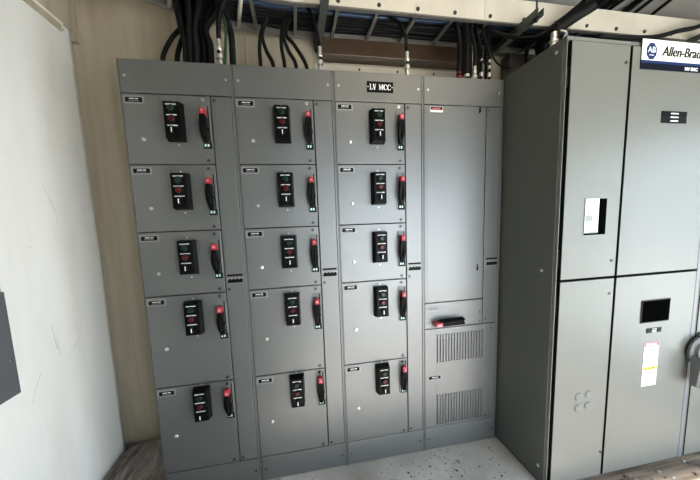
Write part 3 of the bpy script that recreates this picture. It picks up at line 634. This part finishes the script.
cable([(2.073, 0.27, 2.815), (2.084, 0.24, 2.675), (2.064, 0.21, 2.546), (2.059, 0.2, 2.467), (2.059, 0.2, 2.287)], 0.01, 'black cable dropping behind the row of silver glands', 'cables entering the cabinet with the tall blank door behind')
cable([(2.0, 0.27, 2.809), (2.011, 0.24, 2.669), (1.999, 0.21, 2.542), (1.994, 0.2, 2.463), (1.994, 0.2, 2.287)], 0.01, 'black cable dropping behind the row of silver glands', 'cables entering the cabinet with the tall blank door behind')
cable([(2.039, 0.2, 2.719), (2.032, 0.15, 2.628), (2.033, 0.12, 2.506), (2.115, 0.16, 2.462), (2.303, 0.3, 2.519), (2.453, 0.42, 2.594), (2.53, 0.45, 2.621)], .005, 'thin black cable sagging in a loop toward the tall cabinet side')
cable([(1.966, 0.24, 2.762), (2.039, 0.2, 2.701), (2.072, 0.12, 2.619), (2.13, 0.0, 2.52), (2.149, -0.12, 2.463), (2.123, -0.22, 2.434), (2.097, -0.27, 2.417), (2.094, -0.28, 2.39)]+[(2.075, -.28, 2.31)], .012, 'black cable swooping from the tray to the silver gland on the tall cabinet', fit=((2.075, -.28, 2.302), 'chrome', 1.0, 1.2))
cable([(2.118, -0.26, 2.395), (2.13, -0.27, 2.394), (2.144, -0.28, 2.375)]+[(2.10,-.28,2.31)], .006, 'short thin silver loop beside the gland on the tall cabinet', mat='chrome')
cable([(2.504, -0.36, 2.705), (2.591, -0.17, 2.738), (2.63, -0.02, 2.747), (2.514, 0.03, 2.682), (2.447, 0.1, 2.634), (2.486, 0.22, 2.635), (2.663, 0.36, 2.568)], .036, 'very thick black conduit crossing in front of the tray near the tall cabinet')
cable([(2.527, -0.3, 2.785), (2.547, -0.1, 2.766), (2.533, 0.03, 2.734), (2.39, 0.08, 2.629), (2.413, 0.25, 2.628), (2.558, 0.42, 2.55)], .013, 'thinner black conduit running beside the very thick one')
cable([(2.787, 0.09, 2.632), (3.003, 0.09, 2.641), (3.236, 0.08, 2.655), (3.397, 0.06, 2.692), (3.567, 0.05, 2.731), (3.822, 0.05, 2.853)], .014, 'black cable sweeping up along the tray underside above the maker sign')
cable([(3.05, -0.065, 2.972), (3.066, 0.156, 2.972), (3.079, 0.34, 2.972), (3.083, 0.395, 2.972)], 0.022, 'black cable crossing above the tray close under the ceiling', 'cables crossing over the tray')
cable([(3.115, -0.073, 2.972), (3.129, 0.148, 2.972), (3.141, 0.332, 2.972), (3.145, 0.387, 2.972)], 0.012, 'black cable crossing above the tray close under the ceiling', 'cables crossing over the tray')
cable([(3.187, -0.108, 2.972), (3.243, 0.133, 2.972), (3.29, 0.334, 2.972), (3.304, 0.394, 2.972)], 0.02, 'black cable crossing above the tray close under the ceiling', 'cables crossing over the tray')
cable([(3.269, -0.119, 2.972), (3.328, 0.122, 2.972), (3.377, 0.323, 2.972), (3.392, 0.383, 2.972)], 0.012, 'black cable crossing above the tray close under the ceiling', 'cables crossing over the tray')
cable([(3.381, -0.121, 2.972), (3.467, 0.121, 2.972), (3.539, 0.323, 2.972), (3.561, 0.384, 2.972)], 0.012, 'black cable crossing above the tray close under the ceiling', 'cables crossing over the tray')

# cables lying along the tray
def along(off, z, x_end=4.3, wob=.006):
    P = rail_path(off, z); P[0].x = x_end; Q = [P[0]]
    for k in range(9):
        x = P[0].x+(P[1].x-P[0].x)*(k+1)/9; Q.append(Vector((x, P[1].y, z)))
    Q += P[2:]
    return [q+Vector((0, random.uniform(-wob, wob), random.uniform(0, wob))) for q in Q]
lay = [(.040, .030), (.067, .030), (.094, .030), (.121, .030), (.148, .030), (.175, .030),
       (.030, .060), (.054, .056), (.080, .057), (.107, .056), (.134, .057), (.161, .056), (.070, .082), (.095, .083), (.121, .082), (.147, .083), (.188, .056), (.215, .058), (.242, .057), (.265, .057), (.200, .083), (.228, .084)]
for off, dz in lay:
    cable(along(off, ZR+dz+.010), .0135, 'black power cable lying along the ladder tray', 'black cables along the tray', n=3)
for off, dz, r in ((.200, .029, .0115), (.223, .030, .012), (.247, .029, .0115), (.270, .030, .0115)):
    cable(along(off, ZR+dz+.010), r, 'blue cable lying in the tray along its near rail', 'blue cables along the tray', mat='bluecab', n=3)

# ------------------------------------------------------------------ crumpled sheet and debris on the floor
def sheet():
    t = bmesh.new(); nx, ny = 46, 60; vs = []
    rnd = random.Random(5); ph = [(rnd.uniform(8, 34), rnd.uniform(-20, 20), rnd.uniform(0, 6), rnd.uniform(.002, .007)) for _ in range(9)]
    for j in range(ny):
        row = []
        for i in range(nx):
            u = i/(nx-1); v = j/(ny-1); y = -.42+.90*v
            xl = XL+.006; x = xl+(-.004-xl)*u
            z = .012+.05*math.sin(min(1, v*1.6)*PI/2)*(.4+.6*u)
            for a, b_, p, am in ph: z += am*math.sin(a*x+b_*y+p)
            e = min(1, (1-v)*14, v*10, u*10+.1)
            row.append(t.verts.new((x, y, .004+max(0, z)*max(0, e))))
        vs.append(row)
    for j in range(ny-1):
        for i in range(nx-1):
            q = t.faces.new((vs[j][i], vs[j][i+1], vs[j+1][i+1], vs[j+1][i])); q.smooth = True
    b = MB(); b._add(t, 'tarp'); return b.build('floor_sheet')
fs = sheet(); m_ = fs.modifiers.new('thickness', 'SOLIDIFY'); m_.thickness = .002; m_.offset = -1
tag(fs, 'crumpled dusty brown sheet on the floor between the white wall and the first cabinet', 'sheet')
rnd = random.Random(11)
def crumb(x, y, r, m):
    t = bmesh.new(); bmesh.ops.create_icosphere(t, subdivisions=1, radius=r)
    for v in t.verts: v.co = Vector((x+v.co.x*rnd.uniform(.8, 1.6), y+v.co.y*rnd.uniform(.7, 1.2), r*.4+v.co.z*.45))
    b = MB(); b._add(t, m); o = b.build('debris_chip')
    return o
for k in range(26):
    x = rnd.uniform(1.35, 2.0); y = rnd.uniform(-.36, -.03)
    tag(crumb(x, y, rnd.uniform(.003, .007), 'junction'), 'small dark chip of dirt on the floor by the tall cabinet side', 'debris', 'dirt chips by the cabinets')
for k in range(34):
    x = rnd.uniform(2.45, 3.05); y = rnd.uniform(-.56, -.40)
    tag(crumb(x, y, rnd.uniform(.006, .014), rnd.choice(['junction', 'junction', 'holder'])), 'rough chip of rubble on the floor under the light grey doors', 'debris', 'rubble under the grey doors')

# ------------------------------------------------------------------ light: daylight through the doorway and an added end opening, a warm ceiling lamp
w = bpy.data.worlds.new('sky'); SC.world = w; w.use_nodes = True
bg = w.node_tree.nodes['Background']; bg.inputs['Color'].default_value = (.72, .86, 1, 1); bg.inputs['Strength'].default_value = 6.0
def area(name, loc, tgt, sx_, sy_, p, col):
    l = bpy.data.lights.new(name, 'AREA'); l.shape = 'RECTANGLE'; l.size = sx_; l.size_y = sy_; l.energy = p; l.color = col
    o = bpy.data.objects.new(name, l); COL.objects.link(o); o.location = loc
    o.rotation_euler = (Vector(tgt)-Vector(loc)).to_track_quat('-Z', 'Y').to_euler(); return o
area('daylight_portal', ((DX0+DX1)/2, YF-.09, DZ/2), ((DX0+DX1)/2, 5, DZ/2), DX1-DX0, DZ, 1, (1, 1, 1)).data.cycles.is_portal = True
area('daylight_portal', (XR+.09, -1.575, 1.1), (0, -1.575, 1.1), 1.25, 2.2, 1, (1, 1, 1)).data.cycles.is_portal = True  # portal for the added opening in the end wall
area('ceiling_lamp', (1.9, -1.3, ZC-.06), (1.9, -1.3, 0), 1.2, .15, 9, (1, .80, .52))
lamp = thing('ceiling_light', 'long narrow ceiling light fitting over the aisle', 'light', (1.9, -1.3, ZC))
part('housing', lamp, lambda b: b.box(-.63, .63, -.10, .10, -.045, 0, 'cream', .006))
sun = bpy.data.lights.new('sun', 'SUN'); sun.energy = 30.0; sun.color = (1, .96, .91); sun.angle = .02; so = bpy.data.objects.new('sun', sun); COL.objects.link(so)
so.rotation_euler = Vector((-.35, .95, -1)).to_track_quat('-Z', 'Y').to_euler()

SC.view_settings.view_transform = 'Standard'; SC.view_settings.look = 'None'; SC.view_settings.gamma = 1; SC.view_settings.use_curve_mapping = False
SC.view_settings.exposure = 0.48
SC.cycles.max_bounces = 10; SC.cycles.diffuse_bounces = 5; SC.cycles.glossy_bounces = 4; SC.cycles.sample_clamp_indirect = 6; SC.cycles.use_denoising = True
